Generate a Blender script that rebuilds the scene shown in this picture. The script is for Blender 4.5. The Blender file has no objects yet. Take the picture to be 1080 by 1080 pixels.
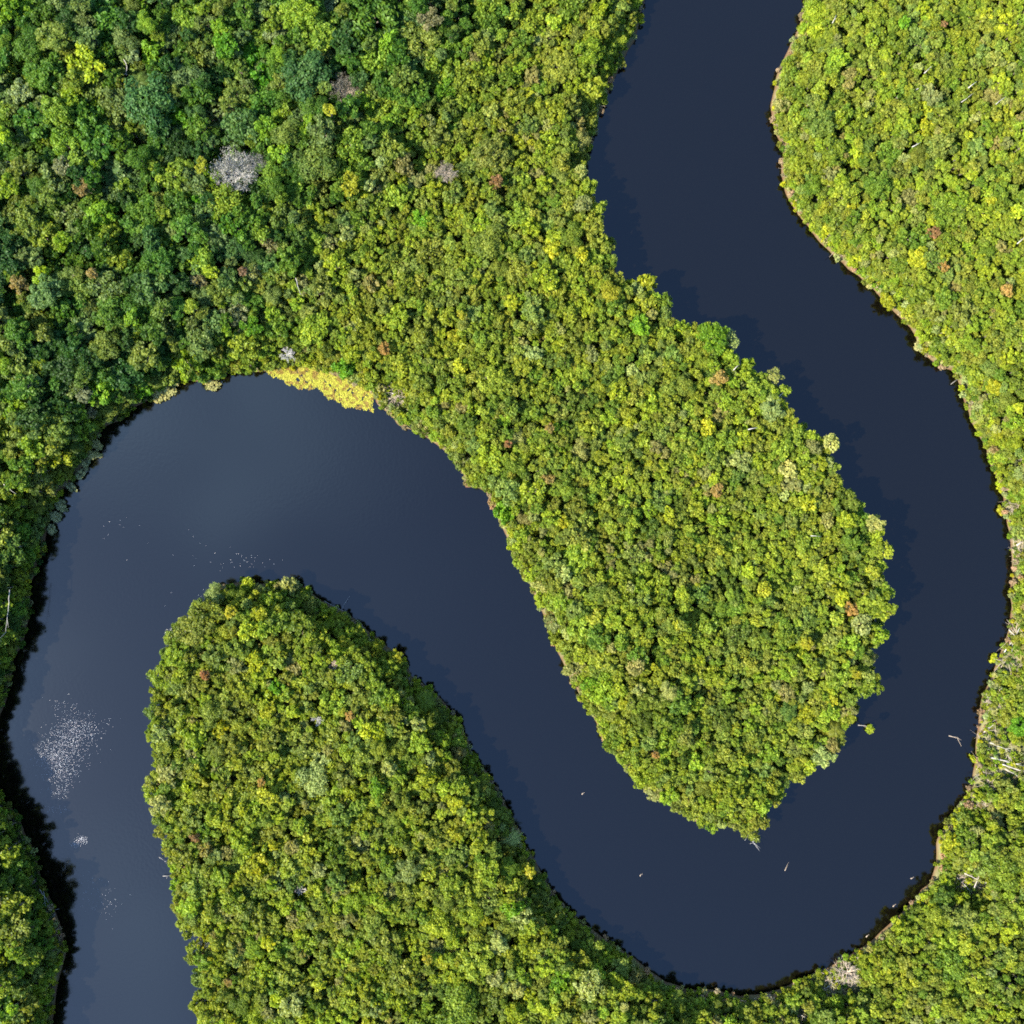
import bpy, math, random
import numpy as np
random.seed(7); RNG = np.random.default_rng(7)
sc = bpy.context.scene
C = sc.collection
H = 400.0            # camera height (m); one photo pixel is 0.4 m on the water
MPP = 0.4
R_ = math.radians

# ------------------------------------------------------------------ render set-up, sky, sun
sc.view_settings.view_transform = 'Standard'; sc.view_settings.look = 'None'
sc.view_settings.gamma = 1.0; sc.view_settings.exposure = 2.36
SUN_EL, SUN_ROT = R_(42), R_(248)
w = bpy.data.worlds.new("World"); sc.world = w; w.use_nodes = True
nt = w.node_tree; nt.nodes.clear()
def N(tree, typ, **kw):
    n = tree.nodes.new(typ)
    for k, v in kw.items(): setattr(n, k, v)
    return n
def math_n(tree, op, a, b=None, clamp=False):
    n = N(tree, 'ShaderNodeMath', operation=op, use_clamp=clamp)
    for i, v in enumerate((a, b)):
        if v is None: continue
        if isinstance(v, (int, float)): n.inputs[i].default_value = v
        else: tree.links.new(v, n.inputs[i])
    return n.outputs[0]
sky = N(nt, 'ShaderNodeTexSky', sky_type='NISHITA', sun_disc=False)
sky.sun_elevation, sky.sun_rotation = SUN_EL, SUN_ROT
sky.air_density = 1.0; sky.dust_density = 0.3; sky.ozone_density = 6.5
tc = N(nt, 'ShaderNodeTexCoord'); sep = N(nt, 'ShaderNodeSeparateXYZ')
nt.links.new(tc.outputs['Generated'], sep.inputs[0])
zc_ = math_n(nt, 'MAXIMUM', sep.outputs[2], 0.08)
cx_ = math_n(nt, 'DIVIDE', sep.outputs[0], zc_); cy_ = math_n(nt, 'DIVIDE', sep.outputs[1], zc_)
cmb = N(nt, 'ShaderNodeCombineXYZ'); nt.links.new(cx_, cmb.inputs[0]); nt.links.new(cy_, cmb.inputs[1])
nz = N(nt, 'ShaderNodeTexNoise'); nz.inputs['Scale'].default_value = 3.6; nz.inputs['Detail'].default_value = 5
nz.inputs['Roughness'].default_value = 0.5; nz.inputs['Distortion'].default_value = 0.3
nt.links.new(cmb.outputs[0], nz.inputs['Vector'])
thin = N(nt, 'ShaderNodeMapRange', interpolation_type='SMOOTHSTEP')
thin.inputs[1].default_value = 0.40; thin.inputs[2].default_value = 0.75
nt.links.new(nz.outputs[0], thin.inputs[0])
# a bank of thin cloud lies on the side of the sun, clear blue away from it
side = math_n(nt, 'ADD', math_n(nt, 'MULTIPLY', cx_, -1.0), math_n(nt, 'MULTIPLY', cy_, 0.22))
veil = N(nt, 'ShaderNodeMapRange', interpolation_type='SMOOTHSTEP')
veil.inputs[1].default_value = -0.03; veil.inputs[2].default_value = 0.62
nt.links.new(side, veil.inputs[0])
cl = math_n(nt, 'ADD', math_n(nt, 'MULTIPLY', veil.outputs[0], 0.13), math_n(nt, 'MULTIPLY', math_n(nt, 'MULTIPLY', thin.outputs[0], veil.outputs[0]), 0.85), True)
mixs = N(nt, 'ShaderNodeMix', data_type='RGBA')
nt.links.new(cl, mixs.inputs[0]); nt.links.new(sky.outputs[0], mixs.inputs[6]); mixs.inputs[7].default_value = (3.6, 5.6, 8.0, 1)
bg = N(nt, 'ShaderNodeBackground'); bg.inputs[1].default_value = 0.12
nt.links.new(mixs.outputs[2], bg.inputs[0])
wo = N(nt, 'ShaderNodeOutputWorld'); nt.links.new(bg.outputs[0], wo.inputs[0])

sun = bpy.data.lights.new('sun', 'SUN'); sun.energy = 4.6; sun.angle = R_(0.7); sun.color = (1.0, 0.95, 0.82)
so = bpy.data.objects.new('sun', sun); C.objects.link(so)
from mathutils import Vector
sd = Vector((math.sin(SUN_ROT) * math.cos(SUN_EL), math.cos(SUN_ROT) * math.cos(SUN_EL), math.sin(SUN_EL)))
so.rotation_euler = sd.to_track_quat('Z', 'Y').to_euler(); so.location = sd * 500

cam = bpy.data.cameras.new('camera'); cam.sensor_width = 36; cam.lens = 36 * 1000 / 1080.0
cam.clip_start = 1; cam.clip_end = 8000
co = bpy.data.objects.new('camera', cam); co.location = (0, 0, H); C.objects.link(co); sc.camera = co
try:
    sc.cycles.use_denoising = False; sc.cycles.filter_width = 1.8; sc.cycles.max_bounces = 6; sc.cycles.diffuse_bounces = 3; sc.cycles.glossy_bounces = 2
    sc.cycles.transmission_bounces = 4
except Exception: pass

# ------------------------------------------------------------------ photo pixel -> place in the world
def at(x, y, z=0.0):
    k = MPP * (H - z) / H
    return ((x - 540) * k, (540 - y) * k, z)

BANK_A = [(720,-240),(700,-80),(680,0),(675,22),(669,44),(654,70),(643,93),(632,122),(625,141),(619,163),(625,193),(638,218),(636,237),(652,259),(658,293),(676,292),(690,296),(706,318),(716,333),(736,344),(745,338),(760,336),(778,352),(779,374),(798,388),(822,394),(833,412),(832,425),(843,440),(861,451),(884,462),(883,481),(887,499),(898,514),(913,529),(930,551),(936,577),(940,595),(937,614),(945,645),(926,656),(941,668),(935,681),(921,695),(930,706),(930,724),(912,735),(908,755),(897,769),(895,787),(887,802),(870,810),(847,828),(828,843),(814,858),(811,874),(795,886),(772,882),(750,880),(738,877),(721,861),(702,852),(688,847),(666,821),(640,791),(629,765),(607,729),(596,706),(584,680),(573,647),(558,621),(540,592),(533,570),(521,547),(510,521),(500,514),(488,517),(486,496),(466,473),(440,455),(420,447),(407,433),(395,429),(393,414),(377,404),(351,397),(329,389),(303,386),(285,392),(267,392),(241,392),(226,405),(205,402),(185,405),(163,420),(137,431),(128,444),(111,447),(102,462),(94,481),(78,503),(64,521),(53,544),(48,566),(48,581),(39,596),(31,618),(31,647),(26,673),(15,695),(11,721),(0,755),(-8,790),(-4,825),(3,845),(15,854),(28,880),(37,902),(46,935),(59,961),(70,1005),(61,1035),(56,1076),(48,1140),(30,1320)]
BANK_B = [(245,1320),(222,1140),(211,1078),(202,1062),(204,1035),(196,1010),(193,984),(183,965),(181,935),(181,917),(170,902),(172,891),(159,873),(154,847),(154,824),(159,798),(150,773),(156,750),(161,724),(163,698),(170,680),(178,664),(193,648),(207,633),(226,614),(241,617),(259,611),(274,617),(296,613),(315,614),(330,626),(340,633),(352,640),(370,650),(381,660),(407,681),(425,693),(436,713),(462,734),(484,761),(499,795),(516,818),(527,834),(540,861),(551,887),(566,910),(581,936),(599,961),(633,987),(673,1013),(703,1036),(729,1045),(747,1043),(780,1050),(810,1047),(847,1032),(887,1013),(917,995),(939,973),(961,950),(980,932),(987,910),(989,887),(1002,861),(1021,836),(1028,806),(1030,773),(1034,739),(1047,710),(1056,687),(1064,666),(1067,640),(1067,614),(1067,581),(1061,547),(1054,507),(1043,488),(1039,470),(1024,444),(1015,414),(1006,392),(987,386),(969,366),(960,344),(939,326),(917,300),(887,278),(865,256),(839,222),(828,204),(823,178),(826,156),(817,137),(813,111),(819,81),(828,56),(843,30),(849,0),(862,-80),(890,-240)]
RING = np.array(BANK_A + BANK_B, float)
# rough the drawn outline a little so that the banks are not smooth curves
def densify(P, step=5.0):
    out = []
    for i in range(len(P)):
        a, b = P[i], P[(i + 1) % len(P)]
        n = max(1, int(np.hypot(*(b - a)) / step))
        for k in range(n): out.append(a + (b - a) * k / n)
    return np.array(out)
VIS = densify(RING)
d = np.roll(VIS, -1, 0) - np.roll(VIS, 1, 0)
nrm = np.stack([d[:, 1], -d[:, 0]], 1); nrm /= np.linalg.norm(nrm, axis=1, keepdims=True) + 1e-9
area = 0.5 * np.sum(VIS[:, 0] * np.roll(VIS[:, 1], -1) - np.roll(VIS[:, 0], -1) * VIS[:, 1])
if area > 0: nrm = -nrm          # now nrm points from the bank INTO the water
toC = np.array([540, 540]) - VIS; toC /= np.linalg.norm(toC, axis=1, keepdims=True) + 1e-9
away = np.clip(-np.sum(nrm * toC, 1) * 1.6, 0, 1)      # 1: bank hidden under crowns that lean out of the picture's middle
ker = np.ones(9) / 9
away = np.convolve(np.r_[away[-4:], away, away[:4]], ker, 'valid')
GND = (VIS - 540) * (1 - away[:, None] * 11.0 / H) + 540 - nrm * (away[:, None] * 4.0)
GND += -nrm * (RNG.normal(0, 0.8, len(GND)))[:, None]

def seg_dist(P, Q):
    """signed distance (photo pixels, + on land) from points Q to the closed ring P"""
    A = P; B = np.roll(P, -1, 0); AB = B - A; L2 = (AB ** 2).sum(1) + 1e-12
    res = np.empty(len(Q)); 
    for s in range(0, len(Q), 4000):
        q = Q[s:s + 4000]
        t = np.clip(((q[:, None, :] - A) * AB).sum(2) / L2, 0, 1)
        pr = A + t[..., None] * AB
        dd = np.sqrt(((q[:, None, :] - pr) ** 2).sum(2)).min(1)
        yi = (A[:, 1] > q[:, 1:2]) != (B[:, 1] > q[:, 1:2])
        xi = A[:, 0] + (q[:, 1:2] - A[:, 1]) / (B[:, 1] - A[:, 1] + 1e-12) * AB[:, 0]
        inside = ((yi & (q[:, 0:1] < xi)).sum(1) % 2) == 1
        res[s:s + 4000] = np.where(inside, -dd, dd)
    return res

# distance fields on a grid, looked up by bilinear sampling
G0, G1, GS = -300, 1380, 4.0
gx = np.arange(G0, G1 + 1, GS); NG = len(gx)
GX, GY = np.meshgrid(gx, gx)
FQ = np.stack([GX.ravel(), GY.ravel()], 1)
F_VIS = seg_dist(VIS[::2], FQ).reshape(NG, NG)
F_GND = seg_dist(GND[::2], FQ).reshape(NG, NG)
def look(F, x, y):
    u = np.clip((np.asarray(x, float) - G0) / GS, 0, NG - 1.001); v = np.clip((np.asarray(y, float) - G0) / GS, 0, NG - 1.001)
    i = u.astype(int); j = v.astype(int); fu = u - i; fv = v - j
    return (F[j, i] * (1 - fu) + F[j, i + 1] * fu) * (1 - fv) + (F[j + 1, i] * (1 - fu) + F[j + 1, i + 1] * fu) * fv
F_AWAY = None
def sstep(a, b, x):
    t = np.clip((np.asarray(x, float) - a) / (b - a), 0, 1); return t * t * (3 - 2 * t)
def vnoise(x, y, s, seed=0):
    """smooth value noise"""
    r = np.random.default_rng(seed).random((64, 64))
    u = np.asarray(x, float) / s + 100.3; v = np.asarray(y, float) / s + 100.7
    i = np.floor(u).astype(int); j = np.floor(v).astype(int); fu = u - i; fv = v - j
    fu = fu * fu * (3 - 2 * fu); fv = fv * fv * (3 - 2 * fv)
    g = lambda a, b: r[a % 64, b % 64]
    return (g(j, i) * (1 - fu) + g(j, i + 1) * fu) * (1 - fv) + (g(j + 1, i) * (1 - fu) + g(j + 1, i + 1) * fu) * fv

_A = GND[::3]; _w = away[::3]; _n = np.empty(len(FQ), int)
for s_ in range(0, len(FQ), 8000):
    _n[s_:s_ + 8000] = ((FQ[s_:s_ + 8000, None, :] - _A) ** 2).sum(2).argmin(1)
F_AWAY = _w[_n].reshape(NG, NG)          # how far the nearest bank faces away from the river's middle reach
def tall(x, y):      # 1 in the tall old forest of the upper part, 0 on the river's tongues of low forest
    x = np.asarray(x, float); y = np.asarray(y, float)
    e = (560 - 330 * y / 380.0) - x
    a = sstep(-70, 90, e) * (1 - sstep(420, 520, y)) 
    b = sstep(90, 30, x) * sstep(330, 420, y) * 0.45
    return np.maximum(a, b)
CLEAR = [(1062,803,24),(1046,770,15),(1066,700,14),(1070,664,10),(1074,574,10),(1068,535,6),(1018,930,15),(890,1031,17),(873,1040,10),(413,416,11),(424,424,10),(1034,850,11),(1040,822,12),(872,268,7),(846,1073,9),(880,282,7)]
def openness(x, y):  # low scrub around the eroded bank and the log jam
    x = np.asarray(x, float); y = np.asarray(y, float)
    m = sstep(34, 12, 1060 - x) * sstep(620, 660, y) * sstep(890, 850, y)
    for a, b, r in CLEAR: m = np.maximum(m, sstep(r * 2.6, r * 1.1, np.hypot(x - a, y - b)))
    return m
def _eb(x, y):
    x = np.asarray(x, float); y = np.asarray(y, float)
    a = look(F_AWAY, x, y); tallbank = sstep(110, 70, x) * sstep(700, 860, y)
    return .30 + .24 * np.maximum(a, tallbank * .5)
def canopy(x, y):    # height of the canopy's top in metres
    s = look(F_GND, x, y)
    h = 14.5 + 8.5 * tall(x, y) + 4.0 * (vnoise(x, y, 60, 3) - .5)
    low = sstep(150, 420, x) * 0 + np.where((np.asarray(x) < 720) & (np.asarray(y) > 600), 2.0, 0)
    return (h + low) * (1 - .58 * openness(x, y)) * (_eb(x, y) + (1 - _eb(x, y)) * sstep(np.zeros_like(np.asarray(x, float)) - 14 * look(F_AWAY, x, y), 34 - 22 * look(F_AWAY, x, y), s))
def clearing(x, y):
    x = np.asarray(x, float); y = np.asarray(y, float); m = np.zeros_like(x)
    for a, b, r in CLEAR: m = np.maximum(m, sstep(r * 1.25, r * 0.7, np.hypot(x - a, y - b)))
    return m

# ------------------------------------------------------------------ materials
def mat(name):
    m = bpy.data.materials.new(name); m.use_nodes = True
    return m, m.node_tree, m.node_tree.nodes['Principled BSDF']
def leaf_material(name, attr_type, translucent=0.5):
    m, t, p = mat(name)
    a = N(t, 'ShaderNodeAttribute', attribute_type=attr_type, attribute_name='leaf_color')
    g = N(t, 'ShaderNodeAttribute', attribute_type='GEOMETRY', attribute_name='tint')
    hsv = N(t, 'ShaderNodeHueSaturation')
    t.links.new(a.outputs['Color'], hsv.inputs['Color'])
    t.links.new(math_n(t, 'ADD', math_n(t, 'MULTIPLY', g.outputs['Fac'], 0.36), 1.0), hsv.inputs['Value'])
    t.links.new(math_n(t, 'ADD', math_n(t, 'MULTIPLY', g.outputs['Fac'], -0.018), 0.5), hsv.inputs['Hue'])
    t.links.new(hsv.outputs[0], p.inputs['Base Color'])
    p.inputs['Roughness'].default_value = 0.5; p.inputs['Specular IOR Level'].default_value = 0.16
    tr = N(t, 'ShaderNodeBsdfTranslucent')
    mul = N(t, 'ShaderNodeMix', data_type='RGBA', blend_type='MULTIPLY'); mul.inputs[0].default_value = 1
    t.links.new(hsv.outputs[0], mul.inputs[6]); mul.inputs[7].default_value = (1.25, 1.2, 0.45, 1)
    t.links.new(mul.outputs[2], tr.inputs['Color'])
    mx = N(t, 'ShaderNodeMixShader'); mx.inputs[0].default_value = translucent
    t.links.new(p.outputs[0], mx.inputs[1]); t.links.new(tr.outputs[0], mx.inputs[2])
    t.links.new(mx.outputs[0], t.nodes['Material Output'].inputs['Surface'])
    return m
LEAF = leaf_material('leaves', 'INSTANCER')
def wood_material(name, ca, cb, scale):
    m, t, p = mat(name)
    tc = N(t, 'ShaderNodeTexCoord'); n = N(t, 'ShaderNodeTexNoise'); n.inputs['Scale'].default_value = scale; n.inputs['Detail'].default_value = 4
    t.links.new(tc.outputs['Object'], n.inputs['Vector'])
    r = N(t, 'ShaderNodeMix', data_type='RGBA'); t.links.new(n.outputs[0], r.inputs[0])
    r.inputs[6].default_value = (*ca, 1); r.inputs[7].default_value = (*cb, 1)
    t.links.new(r.outputs[2], p.inputs['Base Color']); p.inputs['Roughness'].default_value = 0.85
    return m
BARK = wood_material('bark', (0.06, 0.045, 0.035), (0.20, 0.16, 0.12), 3)
PALEWOOD = wood_material('weathered_wood', (0.16, 0.14, 0.12), (0.33, 0.30, 0.26), 2)
GREYWOOD = wood_material('bare_twigs', (0.15, 0.14, 0.13), (0.29, 0.27, 0.25), 2)
TANWOOD = wood_material('dry_wood', (0.14, 0.10, 0.07), (0.30, 0.24, 0.175), 2)

def water_material():
    m, t, p = mat('river_water')
    p.inputs['Base Color'].default_value = (0.0015, 0.0012, 0.0007, 1)
    p.inputs['Roughness'].default_value = 0.10; p.inputs['IOR'].default_value = 1.335; p.inputs['Specular IOR Level'].default_value = 1.0
    tc = N(t, 'ShaderNodeTexCoord')
    n = N(t, 'ShaderNodeTexNoise'); n.inputs['Scale'].default_value = 0.7; n.inputs['Detail'].default_value = 3
    t.links.new(tc.outputs['Object'], n.inputs['Vector'])
    n2 = N(t, 'ShaderNodeTexNoise'); n2.inputs['Scale'].default_value = 0.016; n2.inputs['Detail'].default_value = 4; n2.inputs['Distortion'].default_value = 0.8
    t.links.new(tc.outputs['Object'], n2.inputs['Vector'])
    k = N(t, 'ShaderNodeMapRange'); k.inputs[1].default_value = 0.42; k.inputs[2].default_value = 0.68; k.inputs[3].default_value = 0.05; k.inputs[4].default_value = 0.5
    t.links.new(n2.outputs[0], k.inputs[0])
    b = N(t, 'ShaderNodeBump'); b.inputs['Distance'].default_value = 0.06
    t.links.new(k.outputs[0], b.inputs['Strength']); t.links.new(n.outputs[0], b.inputs['Height'])
    t.links.new(b.outputs[0], p.inputs['Normal'])
    return m
WATER = water_material()

def ground_material():
    m, t, p = mat('forest_floor')
    tc = N(t, 'ShaderNodeTexCoord')
    n = N(t, 'ShaderNodeTexNoise'); n.inputs['Scale'].default_value = 0.9; n.inputs['Detail'].default_value = 6
    t.links.new(tc.outputs['Object'], n.inputs['Vector'])
    c1 = N(t, 'ShaderNodeMix', data_type='RGBA'); t.links.new(n.outputs[0], c1.inputs[0])
    c1.inputs[6].default_value = (0.035, 0.03, 0.016, 1); c1.inputs[7].default_value = (0.04, 0.06, 0.018, 1)
    c2 = N(t, 'ShaderNodeMix', data_type='RGBA')
    a = N(t, 'ShaderNodeAttribute', attribute_type='GEOMETRY', attribute_name='dry')
    n3 = N(t, 'ShaderNodeTexNoise'); n3.inputs['Scale'].default_value = 0.35; n3.inputs['Detail'].default_value = 5
    t.links.new(tc.outputs['Object'], n3.inputs['Vector'])
    c3 = N(t, 'ShaderNodeMix', data_type='RGBA'); t.links.new(n3.outputs[0], c3.inputs[0])
    c3.inputs[6].default_value = (0.07, 0.095, 0.022, 1); c3.inputs[7].default_value = (0.17, 0.125, 0.075, 1)
    t.links.new(a.outputs['Fac'], c2.inputs[0]); t.links.new(c1.outputs[2], c2.inputs[6]); t.links.new(c3.outputs[2], c2.inputs[7])
    c4 = N(t, 'ShaderNodeMix', data_type='RGBA')
    b = N(t, 'ShaderNodeAttribute', attribute_type='GEOMETRY', attribute_name='wet')
    t.links.new(b.outputs['Fac'], c4.inputs[0]); t.links.new(c2.outputs[2], c4.inputs[6]); c4.inputs[7].default_value = (0.07, 0.035, 0.018, 1)
    t.links.new(c4.outputs[2], p.inputs['Base Color']); p.inputs['Roughness'].default_value = 0.95; p.inputs['Specular IOR Level'].default_value = 0.1
    return m
GROUND = ground_material()

# ------------------------------------------------------------------ object helpers
def props(o, label=None, cat=None, group=None, kind=None):
    if label: o['label'] = label
    if cat: o['category'] = cat
    if group: o['group'] = group
    if kind: o['kind'] = kind
    return o
def make_mesh(name, V, F, m, attrs=None, smooth=False):
    me = bpy.data.meshes.new(name); me.from_pydata(np.asarray(V).tolist(), [], F if isinstance(F, list) else np.asarray(F).tolist())
    if m: me.materials.append(m)
    for k, v in (attrs or {}).items():
        a = me.attributes.new(k, 'FLOAT', 'POINT'); a.data.foreach_set('value', np.asarray(v, np.float32))
    if smooth: me.polygons.foreach_set('use_smooth', np.ones(len(me.polygons), bool))
    me.update(); return me
def link(name, data, parent=None, loc=(0, 0, 0), scale=(1, 1, 1), rz=0.0):
    o = bpy.data.objects.new(name, data); C.objects.link(o)
    o.parent = parent; o.location = loc; o.scale = scale; o.rotation_euler = (0, 0, rz)
    return o

# ------------------------------------------------------------------ ground and water
s = 1.5; n = int(700 / s); xs = np.linspace(-350, 350, n + 1)
WX, WY = np.meshgrid(xs, xs)
px = WX / MPP + 540; py = 540 - WY / MPP
fd = look(F_GND, px, py) * MPP
Z = np.clip(fd * 0.38, -2.0, 0.9) + np.where(fd > 1, 0.35 * (vnoise(px, py, 18, 5) - .5) + 0.12 * RNG.random(px.shape), 0)
V = np.stack([WX.ravel(), WY.ravel(), Z.ravel()], 1)
idx = np.arange((n + 1) ** 2).reshape(n + 1, n + 1)
Fq = np.stack([idx[:-1, :-1], idx[:-1, 1:], idx[1:, 1:], idx[1:, :-1]], -1).reshape(-1, 4)
rim = np.r_[idx[0, :-1], idx[:-1, -1], idx[-1, :0:-1], idx[:0:-1, 0]]
outer = V[rim] * np.array([10, 10, 0]) + np.array([0, 0, 0.9])
base = len(V); V = np.r_[V, outer]
m_ = len(rim); k = np.arange(m_)
Fr = np.stack([rim, base + k, base + (k + 1) % m_, np.roll(rim, -1)], 1)
dry = np.r_[np.maximum(clearing(px, py) * (.35 + .65 * sstep(.35, .6, vnoise(px, py, 9, 31))), sstep(3.4, 1.2, fd) * (1 - tall(px, py)) * .8).ravel(), np.zeros(m_)]
wet = np.r_[(sstep(1.3, 0.1, fd)).ravel(), np.zeros(m_)]
props(link('ground', make_mesh('ground', V, np.r_[Fq, Fr], GROUND, {'dry': dry, 'wet': wet}, True)),
      'dark forest floor and low muddy river banks under the trees', 'ground', kind='structure')
props(link('river_water', make_mesh('river_water', [(-349, -349, 0), (349, -349, 0), (349, 349, 0), (-349, 349, 0)], [(0, 1, 2, 3)], WATER)),
      'dark blue-black river water winding in two bends through the forest', 'river', kind='structure')

# ------------------------------------------------------------------ crowns, trunks
def unit(v): return v / (np.linalg.norm(v, axis=-1, keepdims=True) + 1e-9)
def leaf_quads(P, Nn, size, rng, bend=0.25):
    n = len(P); t = unit(np.cross(Nn, rng.normal(size=(n, 3)))); b = np.cross(Nn, t)
    s = (size * rng.uniform(0.65, 1.35, n))[:, None]; wdt = rng.uniform(0.5, 0.85, n)[:, None]
    V = np.stack([P - t * s, P - b * s * wdt + Nn * s * bend * .4, P + t * s - Nn * s * bend, P + b * s * wdt + Nn * s * bend * .4], 1).reshape(-1, 3)
    F = np.arange(4 * n).reshape(n, 4)
    return V, F
def crown(seed, lobes, per, leaf, flat=0.62, spread=0.64, ragged=0.7, open_=0.0, zj=.05, lr=.92):
    r = np.random.default_rng(seed)
    cs, rs = [], []
    ga = math.pi * (3 - 5 ** .5); off = r.random() * 6
    for i in range(lobes):                         # lobes over a dome, lower ones hang at the rim
        f = (i + 0.5) / lobes
        zz = 1.0 - 1.35 * f; rad = math.sqrt(max(0.0, 1 - zz * zz))
        a = off + i * ga + r.normal(0, 0.3)
        k = spread * r.uniform(0.60, 1.25)
        cs.append((rad * math.cos(a) * k, rad * math.sin(a) * k, zz * k * flat * 1.1 + r.normal(0, zj)))
        rs.append(r.uniform(0.60, 1.35) * lr / math.sqrt(lobes) ** 0.86)
    cs = np.array(cs); rs = np.array(rs)
    VV, FF, TT = [], [], []; o = 0
    for i in range(lobes):
        n = int(per * (rs[i] / rs.mean()) ** 2 * r.uniform(0.75, 1.15) * (1 - open_))
        dn = unit(r.normal(size=(n, 3)) + np.array([0, 0, 0.35]))
        P = cs[i] + dn * (rs[i] * r.uniform(0.60, 1.24, n))[:, None] * np.array([1, 1, .85])
        ok = np.ones(n, bool)
        for j in range(lobes):
            if j != i: ok &= np.linalg.norm((P - cs[j]) / np.array([1, 1, .85]), axis=1) > rs[j] * 0.72
        P = P[ok]; dn = dn[ok]
        if len(P) == 0: continue
        Nn = unit(dn + r.normal(0, ragged * 0.6, (len(P), 3)) + np.array([0, 0, .15]))
        v, f = leaf_quads(P, Nn, leaf, r)
        tint = np.clip(r.normal(0, 0.38) + r.normal(0, 0.55, len(P)), -1.2, 1.3)
        VV.append(v); FF.append(f + o); TT.append(np.repeat(tint, 4)); o += len(v)
    return make_mesh('crown', np.concatenate(VV), np.concatenate(FF), LEAF, {'tint': np.concatenate(TT)})
def palm_crown(seed, fronds=17):
    r = np.random.default_rng(seed); VV, FF, TT = [], [], []; o = 0
    for i in range(fronds):
        a = i * 2.39996; up = 0.75 - 1.0 * (i / fronds); L = r.uniform(.85, 1.05)
        q = np.array([math.cos(a), math.sin(a), 0]); sidev = np.array([-q[1], q[0], 0])
        pts = [q * L * s_ + np.array([0, 0, up * s_ * .6 - .75 * s_ * s_ * L + .25]) for s_ in np.linspace(0.02, 1, 9)]
        for k_ in range(8):
            a0, b0 = pts[k_], pts[k_ + 1]; wd = 0.16 * math.sin(math.pi * min(.98, (k_ + .8) / 8.5))
            for sg in (-1, 1):
                for h_ in (0, .5):
                    c0 = a0 + (b0 - a0) * h_; c1 = a0 + (b0 - a0) * (h_ + .34)
                    tip = c1 + sidev * sg * wd + q * .06 - np.array([0, 0, wd * .5])
                    VV.append([c0, c1, tip + (c1 - c0) * .5, tip - (c1 - c0) * .1]); FF.append([o, o + 1, o + 2, o + 3]); o += 4
                    TT += [r.normal(.1, .35)] * 4
    return make_mesh('crown', np.array(VV).reshape(-1, 3), FF, LEAF, {'tint': TT})
def tube(pts, rads, sides=5):
    pts = np.asarray(pts, float); V = []; F = []
    for i, p in enumerate(pts):
        d_ = pts[min(i + 1, len(pts) - 1)] - pts[max(i - 1, 0)]; d_ = d_ / (np.linalg.norm(d_) + 1e-9)
        u = np.cross(d_, (0.31, 0.74, 0.59)); u /= np.linalg.norm(u) + 1e-9; v = np.cross(d_, u)
        for k_ in range(sides):
            a = 2 * math.pi * k_ / sides; V.append(p + rads[i] * (u * math.cos(a) + v * math.sin(a)))
    for i in range(len(pts) - 1):
        for k_ in range(sides):
            a = i * sides + k_; b = i * sides + (k_ + 1) % sides; F.append((a, b, b + sides, a + sides))
    F.append(tuple(range(sides - 1, -1, -1))); F.append(tuple((len(pts) - 1) * sides + k_ for k_ in range(sides)))
    return V, F
class Bag:
    def __init__(s): s.V = []; s.F = []
    def add(s, V, F):
        o = len(s.V); s.V += [tuple(v) for v in V]; s.F += [tuple(i + o for i in f) for f in F]
def trunk_mesh(seed):
    r = random.Random(seed); b = Bag()
    b.add(*tube([(0, 0, 0), (.02, .01, .04), (r.uniform(-.06, .06), r.uniform(-.06, .06), .5), (0, 0, .86), (0, 0, 1.0)], [.115, .075, .06, .05, .03], 7))
    for i in range(6):
        a = i * 1.05 + r.uniform(-.3, .3); q = r.uniform(.4, .62)
        b.add(*tube([(0, 0, .72 + .03 * i), (.5 * q * math.cos(a), .5 * q * math.sin(a), .84 + .02 * i), (q * math.cos(a), q * math.sin(a), .95 + .02 * i)], [.035, .025, .012], 5))
    return make_mesh('trunk', b.V, b.F, BARK, smooth=True)
SMALL = [crown(100 + i, 11 + i % 6, 52, 0.140, ragged=1.3, zj=.17, lr=.84, flat=.62 + .05 * (i % 3), spread=.66 + .05 * (i % 4)) for i in range(10)]
MID = [crown(200 + i, 20 + i % 8, 58, 0.100, ragged=1.3, zj=.14, lr=.86, spread=.72, flat=.58 + .05 * (i % 3)) for i in range(8)]
BIG = [crown(300 + i, 34 + 5 * (i % 4), 80, 0.066, ragged=1.2, zj=.09, flat=.5 + .05 * (i % 3), spread=.70) for i in range(6)]
FINE = [crown(400 + i, 16 + 2 * i, 230, 0.052, flat=.66, spread=.66, ragged=.9) for i in range(3)]
SPARSE = [crown(500 + i, 12 + i, 60, 0.085, flat=.6, spread=.7, ragged=1.1) for i in range(3)]
TWIGGY = crown(700, 22, 120, .026, flat=.5, spread=.66, ragged=1.6, zj=.08)
PALMS = [palm_crown(600), palm_crown(601, 21)]
CROWNS = SMALL + MID + BIG + FINE + SPARSE + PALMS
TRUNKS = [trunk_mesh(i) for i in range(4)]

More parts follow.
